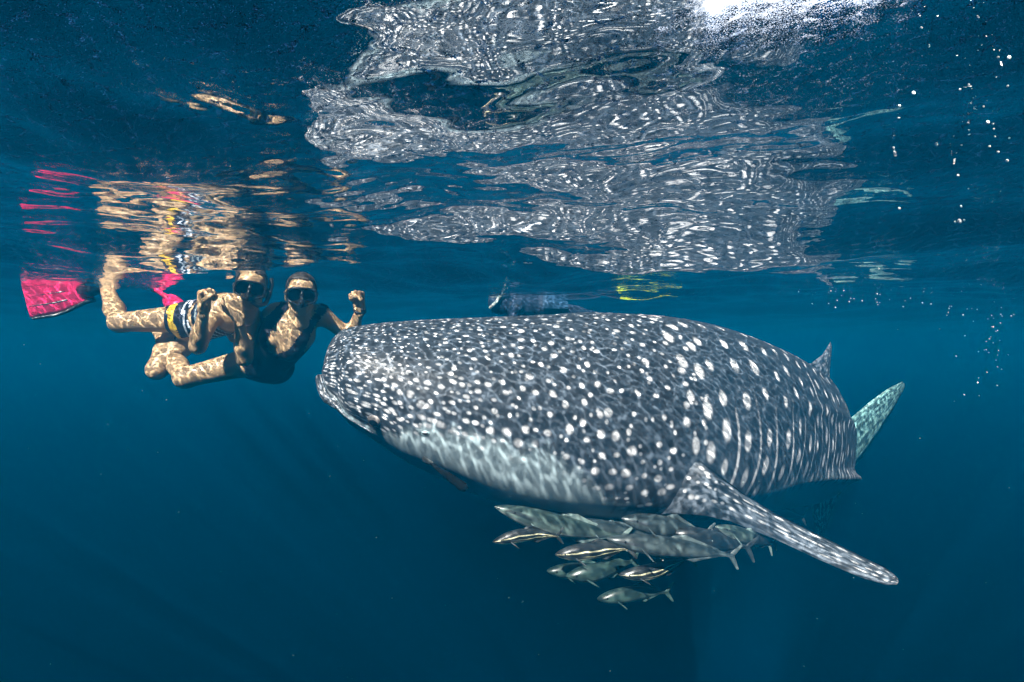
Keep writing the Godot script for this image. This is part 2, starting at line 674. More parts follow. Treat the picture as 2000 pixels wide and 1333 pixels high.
func whale_shark():
	shark_tables()
	var sh := thing("whale_shark", "huge white-spotted grey whale shark swimming left just below the surface", "whale shark")
	var rows := []
	var us := []
	var total := LENGTH
	var ns := 150
	var nc := 112
	rows.append(flat_row((skin(0.0, 0.0) + skin(0.0, 1.0)) * 0.5 + Vector3(-0.012, 0, 0), nc))
	us.append(0.0)
	for j in ns:
		var s := pow(float(j) / (ns - 1), 1.35) * 5.57
		var row := PackedVector3Array()
		for i in nc:
			var t := 2.0 * i / nc                          # 0..2 once round
			row.append(skin(s, t if t <= 1.0 else t - 2.0))
		rows.append(row)
		us.append(s / total)
	rows.append(flat_row((rows[-1][0] + rows[-1][nc / 2]) * 0.5, nc))
	us.append(1.0)
	var body := loft(rows, us)
	var m := mat(Color(1, 1, 1), 0.5, 0.45)
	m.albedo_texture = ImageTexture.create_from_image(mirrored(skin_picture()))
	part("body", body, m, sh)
	var fm := mat(Color(1, 1, 1), 0.5, 0.45)
	fm.albedo_texture = fin_picture()
	# left pectoral fin, the one towards the camera
	part("pectoral_fin", fin([[skin(1.36, 0.86).lerp(skin(1.36, -0.86), 0.06), skin(1.64, 0.52).lerp(skin(1.64, -0.52), 0.04), 0.03], [at(1310, 1003, 2.74), at(1362, 896, 2.70), 0.085], [at(1346, 1005, 2.70), at(1396, 922, 2.66), 0.075],
		[at(1380, 1008, 2.70), at(1420, 940, 2.67), 0.06], [at(1424, 1018, 2.72), at(1452, 964, 2.73), 0.043], [at(1510, 1052, 2.76), at(1515, 1003, 2.86), 0.021], [at(1600, 1094, 2.70), at(1606, 1048, 2.78), 0.017],
		[at(1680, 1128, 2.64), at(1690, 1090, 2.71), 0.012], [at(1730, 1143, 2.61), at(1738, 1114, 2.66), 0.008], [at(1752, 1143, 2.60), at(1754, 1129, 2.63), 0.004]], Vector3(-0.22, 0.8, 0.5).normalized()), fm, sh)
	# the other one, on the far side
	part("pectoral_fin", fin([[skin(1.74, -0.82), skin(2.15, -0.74), 0.045], [skin(1.85, -0.8) + Vector3(0.22, -0.12, -0.35), skin(2.2, -0.76) + Vector3(0.22, -0.08, -0.35), 0.022],
		[skin(2.0, -0.8) + Vector3(0.5, -0.3, -0.75), skin(2.2, -0.78) + Vector3(0.5, -0.27, -0.75), 0.008]], Vector3(0.2, 0.9, -0.2).normalized()), fm, sh)
	# first dorsal fin on the hind back
	var d0 := skin(3.30, 0.0)
	var d1 := skin(4.10, 0.0)
	part("dorsal_fin", fin([[d0 + Vector3(0, -0.08, 0), d1 + Vector3(0, -0.06, 0), 0.05], [at(1560, 716, 4.5), at(1626, 790, 4.9), 0.045], [at(1586, 709, 4.65), at(1622, 755, 4.95), 0.034],
		[at(1606, 694, 4.8), at(1621, 724, 5.0), 0.022], [at(1616, 679, 4.92), at(1623, 700, 5.03), 0.013], [at(1622, 668, 5.0), at(1625, 682, 5.05), 0.006]], Vector3(0.75, 0, 0.6).normalized()), fm, sh)
	# tail: a long upper lobe and a shorter lower one
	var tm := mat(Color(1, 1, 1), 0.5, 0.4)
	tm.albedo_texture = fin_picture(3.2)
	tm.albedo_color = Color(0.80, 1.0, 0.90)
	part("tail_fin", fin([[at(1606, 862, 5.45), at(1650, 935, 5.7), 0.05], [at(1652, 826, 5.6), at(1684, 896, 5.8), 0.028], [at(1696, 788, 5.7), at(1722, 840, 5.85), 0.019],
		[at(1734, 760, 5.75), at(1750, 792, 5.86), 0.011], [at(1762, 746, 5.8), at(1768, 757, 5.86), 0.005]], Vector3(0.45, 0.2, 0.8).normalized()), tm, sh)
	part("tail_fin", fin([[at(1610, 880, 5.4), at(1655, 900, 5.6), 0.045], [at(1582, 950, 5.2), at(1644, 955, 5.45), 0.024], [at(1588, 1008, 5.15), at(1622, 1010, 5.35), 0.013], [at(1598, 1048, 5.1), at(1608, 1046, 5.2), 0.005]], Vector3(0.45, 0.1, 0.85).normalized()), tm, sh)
	# lower lip that stands out below the mouth
	var lip := []
	var lr := []
	for k in 22:
		var t := k / 21.0
		var s := lerpf(0.21, 0.0, t)
		lip.append(skin(s, mouth_t(s) + 0.032) + skin_normal(s + 0.03, mouth_t(s) + 0.03) * 0.004 + Vector3(-0.006 * t, -0.002 - 0.022 * smoothstep(0.5, 1.0, t), 0))
		lr.append(lerpf(0.003, 0.02, smoothstep(0.45, 0.9, t)))
	for k in range(1, 22):
		var s := lerpf(0.0, 0.21, k / 21.0)
		lip.append(skin(s, -mouth_t(s) - 0.032) + Vector3(-0.006 * (1.0 - k / 21.0), -0.002 - 0.022 * (1.0 - smoothstep(0.0, 0.5, k / 21.0)), 0))
		lr.append(lerpf(0.02, 0.003, smoothstep(0.1, 0.55, k / 21.0)))
	var lm := mat(Color(1, 1, 1), 0.5, 0.4)
	lm.albedo_texture = fin_picture()
	lm.uv1_scale = Vector3(2, 1, 1)
	part("lower_lip", tube(lip, lr, 12), lm, sh)
	# eye and spiracle
	var eye := SphereMesh.new()
	eye.radius = 0.5
	eye.height = 1.0
	var es := 0.212
	var et := 0.664
	for side in [1.0, -1.0]:
		var n := skin_normal(es, et * side)
		var b := Basis.looking_at(n, Vector3.UP)
		var rim := part("eye", eye, mat(Color(0.24, 0.22, 0.21), 0.5), sh)
		rim.transform = Transform3D(b.scaled_local(Vector3(0.066, 0.058, 0.034)), skin(es, et * side) - n * 0.006)
		var ball := part("pupil", eye, mat(Color(0.004, 0.004, 0.006), 0.08, 0.7), rim)
		ball.transform = Transform3D(Basis.from_scale(Vector3(0.68, 0.66, 0.9)), Vector3(0.02, -0.08, -0.24))
		var s2 := 0.415
		var t2: float = 0.612 * side
		var n2 := skin_normal(s2, t2)
		var sp := part("spiracle", eye, mat(Color(0.16, 0.24, 0.26), 0.5), sh)
		sp.transform = Transform3D(Basis.looking_at(n2, Vector3.UP).scaled_local(Vector3(0.05, 0.026, 0.016)), skin(s2, t2) - n2 * 0.003)
		var slit := part("slit", eye, mat(Color(0.008, 0.012, 0.016), 0.5), sp)
		slit.transform = Transform3D(Basis.from_scale(Vector3(0.6, 0.5, 0.7)), Vector3(-0.05, 0.05, -0.25))

func mirrored(half: Image) -> Image:       # left side of the skin, then the right side: v 0..0.5 and 1..0.5
	var w := half.get_width()
	var h := half.get_height()
	var im := Image.create_empty(w, h * 2, false, Image.FORMAT_RGB8)
	im.blit_rect(half, Rect2i(0, 0, w, h), Vector2i(0, 0))
	var other := half.duplicate() as Image
	other.flip_y()
	im.blit_rect(other, Rect2i(0, 0, w, h), Vector2i(0, h))
	return im

# ------------------------------------------------------------------ the escort fish

func fish_picture(kind: String, sd: int) -> Texture2D:
	var w := 192
	var h := 128
	var fn := FastNoiseLite.new()
	fn.frequency = 0.03
	fn.seed = sd
	fn.fractal_octaves = 3
	var im := Image.create_empty(w, h, false, Image.FORMAT_RGB8)
	for y in h:
		for x in w:
			var u := float(x) / w
			var v := absf(float(y) / h - 0.5) * 2.0            # 1 along the back, 0 along the belly
			v = 1.0 - v                                        # 0 back .. 1 belly
			var n := fn.get_noise_2d(x, y)
			var q := v + 0.012 * sin(u * 21.0) + n * 0.02
			var c := Color.BLACK
			match kind:
				"striped":
					c = Color(0.018, 0.022, 0.024)
					c = c.lerp(Color(0.80, 0.76, 0.48), smoothstep(0.395, 0.415, q) * (1.0 - smoothstep(0.445, 0.47, q)))
					c = c.lerp(Color(0.72, 0.72, 0.40), smoothstep(0.60, 0.62, q) * (1.0 - smoothstep(0.645, 0.66, q)) * smoothstep(0.3, 0.5, u))
					c = c.lerp(Color(0.85, 0.84, 0.58), smoothstep(0.70, 0.76, q) * (1.0 - smoothstep(0.45, 0.6, u)))
					c = c.lerp(Color(0.40, 0.46, 0.44), smoothstep(0.80, 0.9, q) * smoothstep(0.45, 0.6, u))
				"silver":
					c = Color(0.028, 0.042, 0.046).lerp(Color(0.065, 0.09, 0.095), smoothstep(0.2, 0.5, q + n * 0.1))
					c = c.lerp(Color(0.28, 0.32, 0.32), smoothstep(0.68, 0.85, q))
					c = c.lerp(Color(0.05, 0.06, 0.07), smoothstep(0.40, 0.43, q) * (1.0 - smoothstep(0.50, 0.55, q)) * (1.0 - smoothstep(0.16, 0.30, u)) * smoothstep(0.02, 0.06, u))
				"pale":
					c = Color(0.03, 0.052, 0.048).lerp(Color(0.09, 0.135, 0.125), smoothstep(0.25, 0.5, q + n * 0.1))
					c = c.lerp(Color(0.46, 0.54, 0.50), smoothstep(0.62, 0.85, q))
					c = c.lerp(Color(0.03, 0.04, 0.04), smoothstep(0.36, 0.40, q) * (1.0 - smoothstep(0.50, 0.55, q)) * (1.0 - smoothstep(0.2, 0.33, u)) * smoothstep(0.03, 0.08, u))
				"olive":
					c = Color(0.022, 0.045, 0.04).lerp(Color(0.04, 0.075, 0.065), smoothstep(0.3, 0.7, q))
					c = c.lerp(Color(0.6, 0.64, 0.5), smoothstep(0.78, 0.86, q))
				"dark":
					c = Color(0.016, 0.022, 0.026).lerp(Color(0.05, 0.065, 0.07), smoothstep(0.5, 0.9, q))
			c = Color(c.r * (1.0 + n * 0.3), c.g * (1.0 + n * 0.3), c.b * (1.0 + n * 0.3))
			im.set_pixel(x, y, c.linear_to_srgb())
	return ImageTexture.create_from_image(im)

var fish_skins := {}

# head and tail root as points, depth: half height over length, arch: how far the middle rises, over length
func swim(label: String, kind: String, head: Vector3, tail: Vector3, depth: float, arch := 0.0):
	if not fish_skins.has(kind):
		var m0 := mat(Color(1, 1, 1), 0.36, 0.6)
		m0.albedo_texture = fish_picture(kind, fish_skins.size() + 5)
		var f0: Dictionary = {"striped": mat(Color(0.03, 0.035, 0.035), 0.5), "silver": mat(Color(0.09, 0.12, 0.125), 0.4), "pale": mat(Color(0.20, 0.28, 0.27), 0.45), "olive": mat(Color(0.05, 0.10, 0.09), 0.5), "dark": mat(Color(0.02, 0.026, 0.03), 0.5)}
		fish_skins[kind] = [m0, f0[kind]]
	var skin_m: Material = fish_skins[kind][0]
	var fin_m: Material = fish_skins[kind][1]
	var o := thing("cobia", label, "fish", (head + tail) * 0.5, "fish swimming under the whale shark")
	var a := head - o.position
	var b := tail - o.position
	var len := (b - a).length()
	var ax := (b - a) / len
	var up := (Vector3.UP - ax * ax.y).normalized()
	var sd := ax.cross(up)                                      # one flank
	if sd.z < 0.0:
		sd = -sd
	var prof := [[0.0, 0.02], [0.025, 0.22], [0.08, 0.48], [0.2, 0.84], [0.36, 1.0], [0.55, 0.92], [0.72, 0.66], [0.86, 0.36], [0.95, 0.20], [1.0, 0.17]]
	var wide := [[0.0, 0.02], [0.025, 0.30], [0.08, 0.55], [0.2, 0.72], [0.36, 0.70], [0.55, 0.58], [0.72, 0.36], [0.86, 0.17], [0.95, 0.09], [1.0, 0.07]]
	var mid := func(u: float) -> Vector3:
		return a + ax * len * u + up * len * arch * sin(PI * u) + sd * len * 0.03 * sin(u * 5.0)
	var hh := len * depth * 0.84
	var rows := []
	var us := []
	var nc := 24
	for j in 34:
		var u := pow(j / 33.0, 1.25)
		var c: Vector3 = mid.call(u)
		var r := PackedVector3Array()
		for i in nc:
			var t := TAU * i / nc
			r.append(c + up * cos(t) * hh * key(prof, u) * (1.0 if cos(t) > 0.0 else 0.92) + sd * sin(t) * hh * key(wide, u))
		if j == 0:
			rows.append(flat_row(c - ax * hh * 0.03, nc))
			us.append(0.0)
		rows.append(r)
		us.append(u)
	rows.append(flat_row(mid.call(1.0) + ax * hh * 0.1, nc))
	us.append(1.0)
	part("body", loft(rows, us), skin_m, o)
	var e: Vector3 = mid.call(0.97)
	for k in [1.0, -1.0]:
		part("tail_fin", fin([[e + up * k * hh * 0.05 - ax * hh * 0.2, e + ax * hh * 0.45, 0.05 * hh], [e + up * k * hh * 0.55 + ax * hh * 0.25, e + up * k * hh * 0.4 + ax * hh * 0.75, 0.03 * hh], [e + up * k * hh * 1.25 + ax * hh * 0.95, e + up * k * hh * 1.2 + ax * hh * 1.2, 0.012 * hh]], sd), fin_m, o)
	var ridge := func(u: float, k: float) -> Vector3:
		return mid.call(u) + up * k * hh * key(prof, u) * 0.93
	part("dorsal_fin", fin([[ridge.call(0.42, 1.0), ridge.call(0.9, 1.0), 0.03 * hh], [ridge.call(0.50, 1.0) + up * hh * 0.34, ridge.call(0.86, 1.0) + up * hh * 0.1, 0.02 * hh], [ridge.call(0.57, 1.0) + up * hh * 0.52, ridge.call(0.62, 1.0) + up * hh * 0.40, 0.01 * hh]], sd), fin_m, o)
	part("anal_fin", fin([[ridge.call(0.55, -0.95), ridge.call(0.9, -0.95), 0.03 * hh], [ridge.call(0.61, -1.0) - up * hh * 0.3, ridge.call(0.86, -1.0) - up * hh * 0.08, 0.02 * hh], [ridge.call(0.67, -1.0) - up * hh * 0.48, ridge.call(0.72, -1.0) - up * hh * 0.36, 0.01 * hh]], sd), fin_m, o)
	for k in [1.0, -1.0]:
		var p0: Vector3 = mid.call(0.23) + sd * k * hh * 0.66 - up * hh * 0.30
		part("pectoral_fin", fin([[p0, p0 + ax * hh * 0.32 - up * hh * 0.1, 0.05 * hh], [p0 + ax * hh * 0.5 + sd * k * hh * 0.3 - up * hh * 0.42, p0 + ax * hh * 0.75 + sd * k * hh * 0.3 - up * hh * 0.38, 0.03 * hh], [p0 + ax * hh * 1.15 + sd * k * hh * 0.5 - up * hh * 0.85, p0 + ax * hh * 1.22 + sd * k * hh * 0.5 - up * hh * 0.80, 0.01 * hh]], (up + sd * k).normalized()), fin_m, o)
		var ball := SphereMesh.new()
		ball.radius = hh * 0.12
		ball.height = hh * 0.24
		ball.radial_segments = 16
		ball.rings = 8
		var ey := part("eye", ball, mat(Color(0.01, 0.012, 0.014), 0.1, 0.7), o)
		ey.position = mid.call(0.115) + sd * k * hh * 0.56 + up * hh * 0.10
	return o

func school():
	swim("long pale fish at the front of the school, close under the shark's belly", "pale", at(966, 990, 2.48), at(1226, 1052, 2.72), 0.085, -0.02)
	swim("dark striped fish at the front of the school, below the long pale fish", "striped", at(962, 1059, 2.41), at(1092, 1050, 2.48), 0.12, 0.07)
	swim("grey fish half hidden in shade between the long pale fish and the silver ones", "silver", at(1108, 1019, 2.66), at(1270, 1046, 2.81), 0.095, 0.0)
	swim("silver fish with dark eye patch, second below the shark's belly", "silver", at(1214, 1013, 2.52), at(1385, 1046, 2.71), 0.115, 0.0)
	swim("largest silver fish, with forked tail, in the middle of the school", "silver", at(1185, 1053, 2.28), at(1438, 1090, 2.38), 0.088, 0.01)
	swim("small silver fish tucked right under the shark's pectoral fin", "pale", at(1397, 1029, 2.64), at(1510, 1068, 2.81), 0.105, 0.0)
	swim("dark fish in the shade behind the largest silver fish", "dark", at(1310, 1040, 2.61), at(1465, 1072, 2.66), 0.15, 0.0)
	swim("dark striped fish just below the largest silver fish's snout", "striped", at(1084, 1084, 2.41), at(1232, 1074, 2.46), 0.135, 0.02)
	swim("dark olive fish half hidden behind its neighbour, lower left of the school", "olive", at(1068, 1116, 2.52), at(1200, 1112, 2.61), 0.13, 0.0)
	swim("dark olive fish with pale chin, left of the fish with two yellowish stripes", "olive", at(1106, 1126, 2.42), at(1240, 1098, 2.50), 0.15, -0.02)
	swim("dark fish with two bright yellowish stripes, right below the largest silver fish", "striped", at(1209, 1124, 2.36), at(1350, 1092, 2.42), 0.125, -0.04)
	swim("greenish fish swimming lowest of the whole school", "olive", at(1166, 1171, 2.41), at(1306, 1160, 2.48), 0.125, 0.04)
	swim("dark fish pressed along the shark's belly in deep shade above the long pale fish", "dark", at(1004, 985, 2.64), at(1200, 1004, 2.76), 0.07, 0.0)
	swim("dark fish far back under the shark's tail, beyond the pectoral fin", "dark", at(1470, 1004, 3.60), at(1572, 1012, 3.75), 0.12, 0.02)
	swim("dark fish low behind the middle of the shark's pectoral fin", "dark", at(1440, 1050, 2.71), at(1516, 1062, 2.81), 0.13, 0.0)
	# the remora that hangs from the shark's throat
	var o := thing("remora", "thin dark remora hanging alone below the shark's throat", "fish", at(876, 932, 2.4))
	var pts := []
	var rad := []
	var rp := [[840, 905, 0.003], [852, 914, 0.007], [866, 924, 0.011], [880, 934, 0.013], [893, 943, 0.014], [900, 949, 0.016], [906, 953, 0.016], [911, 957, 0.009]]
	for q in rp:
		pts.append(at(q[0], q[1], 2.4) - o.position)
		rad.append(q[2] * 1.25)
	part("body", tube(pts, rad, 14), mat(Color(0.005, 0.006, 0.007), 0.9, 0.12), o)
	part("tail_fin", fin([[pts[0] + Vector3(0.01, -0.012, 0), pts[0] + Vector3(0.014, 0.004, 0), 0.002], [pts[0] + Vector3(-0.03, 0.004, 0), pts[0] + Vector3(-0.028, 0.03, 0), 0.001]], Vector3(0, 0, 1)), mat(Color(0.02, 0.024, 0.024), 0.5), o)

# ------------------------------------------------------------------ bodies: distances joined by a smooth minimum, meshed as surface nets

class Field:
	var lo: Vector3
	var cell: float
	var nx: int
	var ny: int
	var nz: int
	var k: float
	var acc := PackedFloat32Array()

	func _init(a: Vector3, b: Vector3, size: float, sharp: float):
		lo = a
		cell = size
		k = sharp
		nx = int(ceil((b.x - a.x) / size)) + 1
		ny = int(ceil((b.y - a.y) / size)) + 1
		nz = int(ceil((b.z - a.z) / size)) + 1
		acc.resize(nx * ny * nz)

	func span(p: Vector3, q: Vector3) -> Array:
		var a := (p - lo) / cell
		var b := (q - lo) / cell
		return [clampi(int(a.x), 0, nx - 1), clampi(int(b.x) + 1, 0, nx - 1), clampi(int(a.y), 0, ny - 1), clampi(int(b.y) + 1, 0, ny - 1), clampi(int(a.z), 0, nz - 1), clampi(int(b.z) + 1, 0, nz - 1)]

	func bone(a: Vector3, b: Vector3, ra: float, rb: float):
		var m := maxf(ra, rb) + 6.0 / k
		var mv := Vector3(m, m, m)
		var s := span(a.min(b) - mv, a.max(b) + mv)
		var ab := b - a
		var l2 := maxf(ab.length_squared(), 1e-9)
		for z in range(s[4], s[5] + 1):
			for y in range(s[2], s[3] + 1):
				var q: int = (z * ny + y) * nx
				for x in range(s[0], s[1] + 1):
					var p := Vector3(lo.x + x * cell, lo.y + y * cell, lo.z + z * cell) - a
					var t := clampf(p.dot(ab) / l2, 0.0, 1.0)
					var d := (p - ab * t).length() - ra - (rb - ra) * t
					if d * k < 6.0:
						acc[q + x] += exp(-k * d)

	func blob(c: Vector3, basis: Basis, r: Vector3, add := 1.0):
		var m := maxf(r.x, maxf(r.y, r.z)) + 6.0 / k
		var mv := Vector3(m, m, m)
		var s := span(c - mv, c + mv)
		var inv := basis.transposed()
		for z in range(s[4], s[5] + 1):
			for y in range(s[2], s[3] + 1):
				var q: int = (z * ny + y) * nx
				for x in range(s[0], s[1] + 1):
					var p := inv * (Vector3(lo.x + x * cell, lo.y + y * cell, lo.z + z * cell) - c)
					var k0 := (p / r).length()
					var k1 := (p / (r * r)).length()
					var d := k0 * (k0 - 1.0) / maxf(k1, 1e-6)
					if d * k < 6.0:
						acc[q + x] += exp(-k * d) * add

	# grown: how far outside the skin; keep: which places stay (for clothing)
	func skin(grown := 0.0, keep = null) -> Array:
		var thr := exp(-k * grown)
		var lt := log(thr)
		var P := PackedVector3Array()
		var N := PackedVector3Array()
		var I := PackedInt32Array()
		var id := PackedInt32Array()
		id.resize(nx * ny * nz)
		id.fill(-1)
		var off := [0, 1, nx, nx + 1, nx * ny, nx * ny + 1, nx * ny + nx, nx * ny + nx + 1]
		var cx := [Vector3(0, 0, 0), Vector3(1, 0, 0), Vector3(0, 1, 0), Vector3(1, 1, 0), Vector3(0, 0, 1), Vector3(1, 0, 1), Vector3(0, 1, 1), Vector3(1, 1, 1)]
		var edges := [[0, 1], [2, 3], [4, 5], [6, 7], [0, 2], [1, 3], [4, 6], [5, 7], [0, 4], [1, 5], [2, 6], [3, 7]]
		var v := [0.0, 0.0, 0.0, 0.0, 0.0, 0.0, 0.0, 0.0]
		for z in nz - 1:
			for y in ny - 1:
				var q0: int = (z * ny + y) * nx
				for x in nx - 1:
					var q := q0 + x
					if acc[q] == 0.0 and acc[q + off[7]] == 0.0:
						continue
					var n_in := 0
					for c in 8:
						if acc[q + off[c]] > thr:
							n_in += 1
					if n_in == 0 or n_in == 8:
						continue
					for c in 8:
						v[c] = log(maxf(acc[q + off[c]], 1e-4)) - lt
					var sum := Vector3.ZERO
					var cnt := 0
					for e in edges:
						var va: float = v[e[0]]
						var vb: float = v[e[1]]
						if (va > 0.0) != (vb > 0.0):
							sum += cx[e[0]].lerp(cx[e[1]], va / (va - vb))
							cnt += 1
					var g := Vector3(v[1] + v[3] + v[5] + v[7] - v[0] - v[2] - v[4] - v[6], v[2] + v[3] + v[6] + v[7] - v[0] - v[1] - v[4] - v[5], v[4] + v[5] + v[6] + v[7] - v[0] - v[1] - v[2] - v[3])
					id[q] = P.size()
					P.append(lo + (Vector3(x, y, z) + sum / cnt) * cell)
					N.append(-g.normalized())
		for z in range(1, nz - 1):
			for y in range(1, ny - 1):
				var q0: int = (z * ny + y) * nx
				for x in range(1, nx - 1):
					var q := q0 + x
					if id[q] < 0:
						continue
					var here := acc[q] > thr
					for ax in 3:
						var st: int = [1, nx, nx * ny][ax]
						if (acc[q + st] > thr) == here:
							continue
						var d1: int = [nx, nx * ny, 1][ax]
						var d2: int = [nx * ny, 1, nx][ax]
						var a := id[q]
						var b := id[q - d1]
						var c := id[q - d1 - d2]
						var d := id[q - d2]
						if a < 0 or b < 0 or c < 0 or d < 0:
							continue
						if keep != null and not keep.call((P[a] + P[c]) * 0.5):
							continue
						if here:
							I.append_array([a, c, b, a, d, c])
						else:
							I.append_array([a, b, c, a, c, d])
		return [P, N, I]

func join(skins: Array) -> ArrayMesh:
	var P := PackedVector3Array()
	var N := PackedVector3Array()
	var I := PackedInt32Array()
	for s in skins:
		var base := P.size()
		P.append_array(s[0])
		N.append_array(s[1])
		for i in s[2]:
			I.append(base + i)
	return arrays_mesh(P, N, PackedVector2Array(), I)

# a hand: wrist, where the knuckles point, which way the palm faces, where the thumb side is; curl 0 (flat) .. 1 (fist)
func hand(wrist: Vector3, ahead: Vector3, palm: Vector3, curl: float, left: bool) -> Array:
	var f := ahead.normalized()
	var n := (palm - f * palm.dot(f)).normalized()
	var s := f.cross(n) * (1.0 if left else -1.0)            # towards the thumb
	var fl := Field.new(wrist - Vector3(0.16, 0.16, 0.16), wrist + Vector3(0.16, 0.16, 0.16), 0.004, 400.0)
	var lens := [0.082, 0.092, 0.086, 0.066]
	var sides := [0.030, 0.010, -0.010, -0.029]
	var reach := [0.088, 0.092, 0.087, 0.080]
	for i in 4:
		var kn: Vector3 = wrist + f * reach[i] + s * sides[i] - n * 0.004
		fl.bone(wrist + s * sides[i] * 0.6, kn, 0.017, 0.0125)
		var p := kn
		var ang := 0.0
		for j in 3:
			ang += curl * [1.35, 1.65, 0.9][j] + 0.12 + 0.05 * i * (1.0 - curl)
			var step: float = lens[i] * [0.46, 0.31, 0.25][j]
			var q: Vector3 = p + (f * cos(ang) + n * sin(ang)) * step + s * 0.001 * (1.5 - i)
			fl.bone(p, q, [0.0104, 0.0092, 0.0084][j], [0.0092, 0.0084, 0.0074][j])
			p = q
	var t0 := wrist + f * 0.022 + s * 0.024 + n * 0.008
	var t1 := t0 + (f * 0.75 + s * lerpf(0.75, 0.25, curl) + n * lerpf(0.25, 0.75, curl)).normalized() * 0.046
	var t2 := t1 + (f * lerpf(0.9, 0.45, curl) + s * lerpf(0.3, -0.5, curl) + n * lerpf(0.2, 0.6, curl)).normalized() * 0.034
	var t3 := t2 + (f * lerpf(0.95, 0.2, curl) + s * lerpf(0.1, -0.85, curl) + n * 0.2).normalized() * 0.026
	fl.bone(t0, t1, 0.0155, 0.0115)
	fl.bone(t1, t2, 0.0112, 0.0095)
	fl.bone(t2, t3, 0.0095, 0.008)
	fl.bone(wrist - f * 0.03, wrist + f * 0.02, 0.0215, 0.021)
	return fl.skin()

# a head looking along z of the frame h (x: its left, y: crown); its own fine grid
func head_skin(h: Transform3D) -> Array:
	var f := Field.new(h.origin - Vector3(0.17, 0.2, 0.17), h.origin + Vector3(0.17, 0.2, 0.17), 0.0045, 130.0)
	var b := h.basis
	f.blob(h * Vector3(0, 0.035, -0.012), b, Vector3(0.073, 0.085, 0.092))
	f.blob(h * Vector3(0, -0.02, 0.03), b, Vector3(0.056, 0.078, 0.056))
	f.blob(h * Vector3(0, -0.082, 0.052), b, Vector3(0.026, 0.02, 0.022))
	f.bone(h * Vector3(-0.045, -0.055, 0.005), h * Vector3(-0.018, -0.088, 0.05), 0.018, 0.015)
	f.bone(h * Vector3(0.045, -0.055, 0.005), h * Vector3(0.018, -0.088, 0.05), 0.018, 0.015)
	f.bone(h * Vector3(0, 0.012, 0.08), h * Vector3(0, -0.026, 0.102), 0.009, 0.013)
	f.bone(h * Vector3(-0.017, -0.053, 0.078), h * Vector3(0.017, -0.053, 0.078), 0.0075, 0.0075)
	f.bone(h * Vector3(-0.014, -0.062, 0.075), h * Vector3(0.014, -0.062, 0.075), 0.0085, 0.0085)
	f.bone(h * Vector3(-0.045, 0.024, 0.066), h * Vector3(0.045, 0.024, 0.066), 0.012, 0.012)
	for s in [-1.0, 1.0]:
		f.blob(h * Vector3(s * 0.076, -0.005, -0.005), b, Vector3(0.009, 0.03, 0.018))
		f.blob(h * Vector3(s * 0.031, 0.003, 0.069), b, Vector3(0.013, 0.010, 0.013))
	f.bone(h * Vector3(0, -0.03, -0.03), h * Vector3(0, -0.15, -0.04), 0.056, 0.052)
	return f.skin()

func hair(h: Transform3D, tail: Array) -> ArrayMesh:
	var f := Field.new(h.origin - Vector3(0.3, 0.3, 0.3), h.origin + Vector3(0.3, 0.3, 0.3), 0.008, 110.0)
	f.blob(h * Vector3(0, 0.04, -0.02), h.basis, Vector3(0.083, 0.092, 0.10))
	for i in tail.size() - 1:
		f.bone(tail[i], tail[i + 1], 0.045 - 0.008 * i, 0.037 - 0.008 * i)
	var inv := h.affine_inverse()
	return join([f.skin(0.0, func(p): 
		var q: Vector3 = inv * p
		return q.z < 0.028 and (q.z < -0.012 or q.y > 0.035) or q.y > 0.092 and q.z < 0.06)])

# a diving mask in the frame h of the head
func diving_mask(parent: Node3D, h: Transform3D, rubber: Material, glass: Material):
	var m := Node3D.new()
	m.name = "diving_mask"
	parent.add_child(m, true)
	var outline := func(grow: float, z: float, curve: float) -> PackedVector3Array:
		var r := PackedVector3Array()
		for i in 40:
			var a := TAU * i / 40
			var x := signf(cos(a)) * pow(absf(cos(a)), 0.55) * (0.076 + grow)
			var y := signf(sin(a)) * pow(absf(sin(a)), 0.6) * (0.042 + grow)
			if sin(a) < 0.0:
				y -= 0.020 * exp(-pow(x / 0.03, 2.0))          # nose pocket
			r.append(h * Vector3(x, y + 0.004, z - curve * x * x * 6.0))
		return r
	part("skirt", loft([outline.call(-0.004, 0.045, 1.6), outline.call(0.002, 0.075, 1.4), outline.call(0.004, 0.105, 1.0), outline.call(0.003, 0.118, 0.6), outline.call(-0.004, 0.121, 0.6), outline.call(-0.008, 0.114, 0.6)]), rubber, m)
	for s in [-1.0, 1.0]:
		var l := PackedVector3Array()
		var l2 := PackedVector3Array()
		for i in 28:
			var a := TAU * i / 28
			var x: float = s * 0.036 + signf(cos(a)) * pow(absf(cos(a)), 0.7) * 0.031
			var y: float = signf(sin(a)) * pow(absf(sin(a)), 0.7) * 0.031 - 0.006 * s * cos(a)
			l.append(h * Vector3(x, y + 0.006, 0.1165 - 3.0 * x * x))
			l2.append(h * Vector3(x, y + 0.006, 0.1135 - 3.0 * x * x))
		var mid := h * Vector3(s * 0.036, 0.006, 0.1165 - 0.004)
		part("lens", loft([flat_row(mid, 28), l, l2, flat_row(mid - h.basis.z * 0.003, 28)]), glass, m)
	part("nose_pocket", tube([h * Vector3(0, 0.025, 0.108), h * Vector3(0, 0.0, 0.119), h * Vector3(0, -0.025, 0.124), h * Vector3(0, -0.045, 0.108)], [0.008, 0.012, 0.020, 0.018], 14), rubber, m)
	var strap := []
	var sr := []
	for i in 19:
		var a := lerpf(-2.05, 2.05, i / 18.0)
		strap.append(h * Vector3(sin(a) * 0.0835, 0.012 + 0.02 * cos(a), -cos(a) * 0.112 - 0.002))
		sr.append(0.008)
	part("strap", tube(strap, sr, 8), rubber, m)

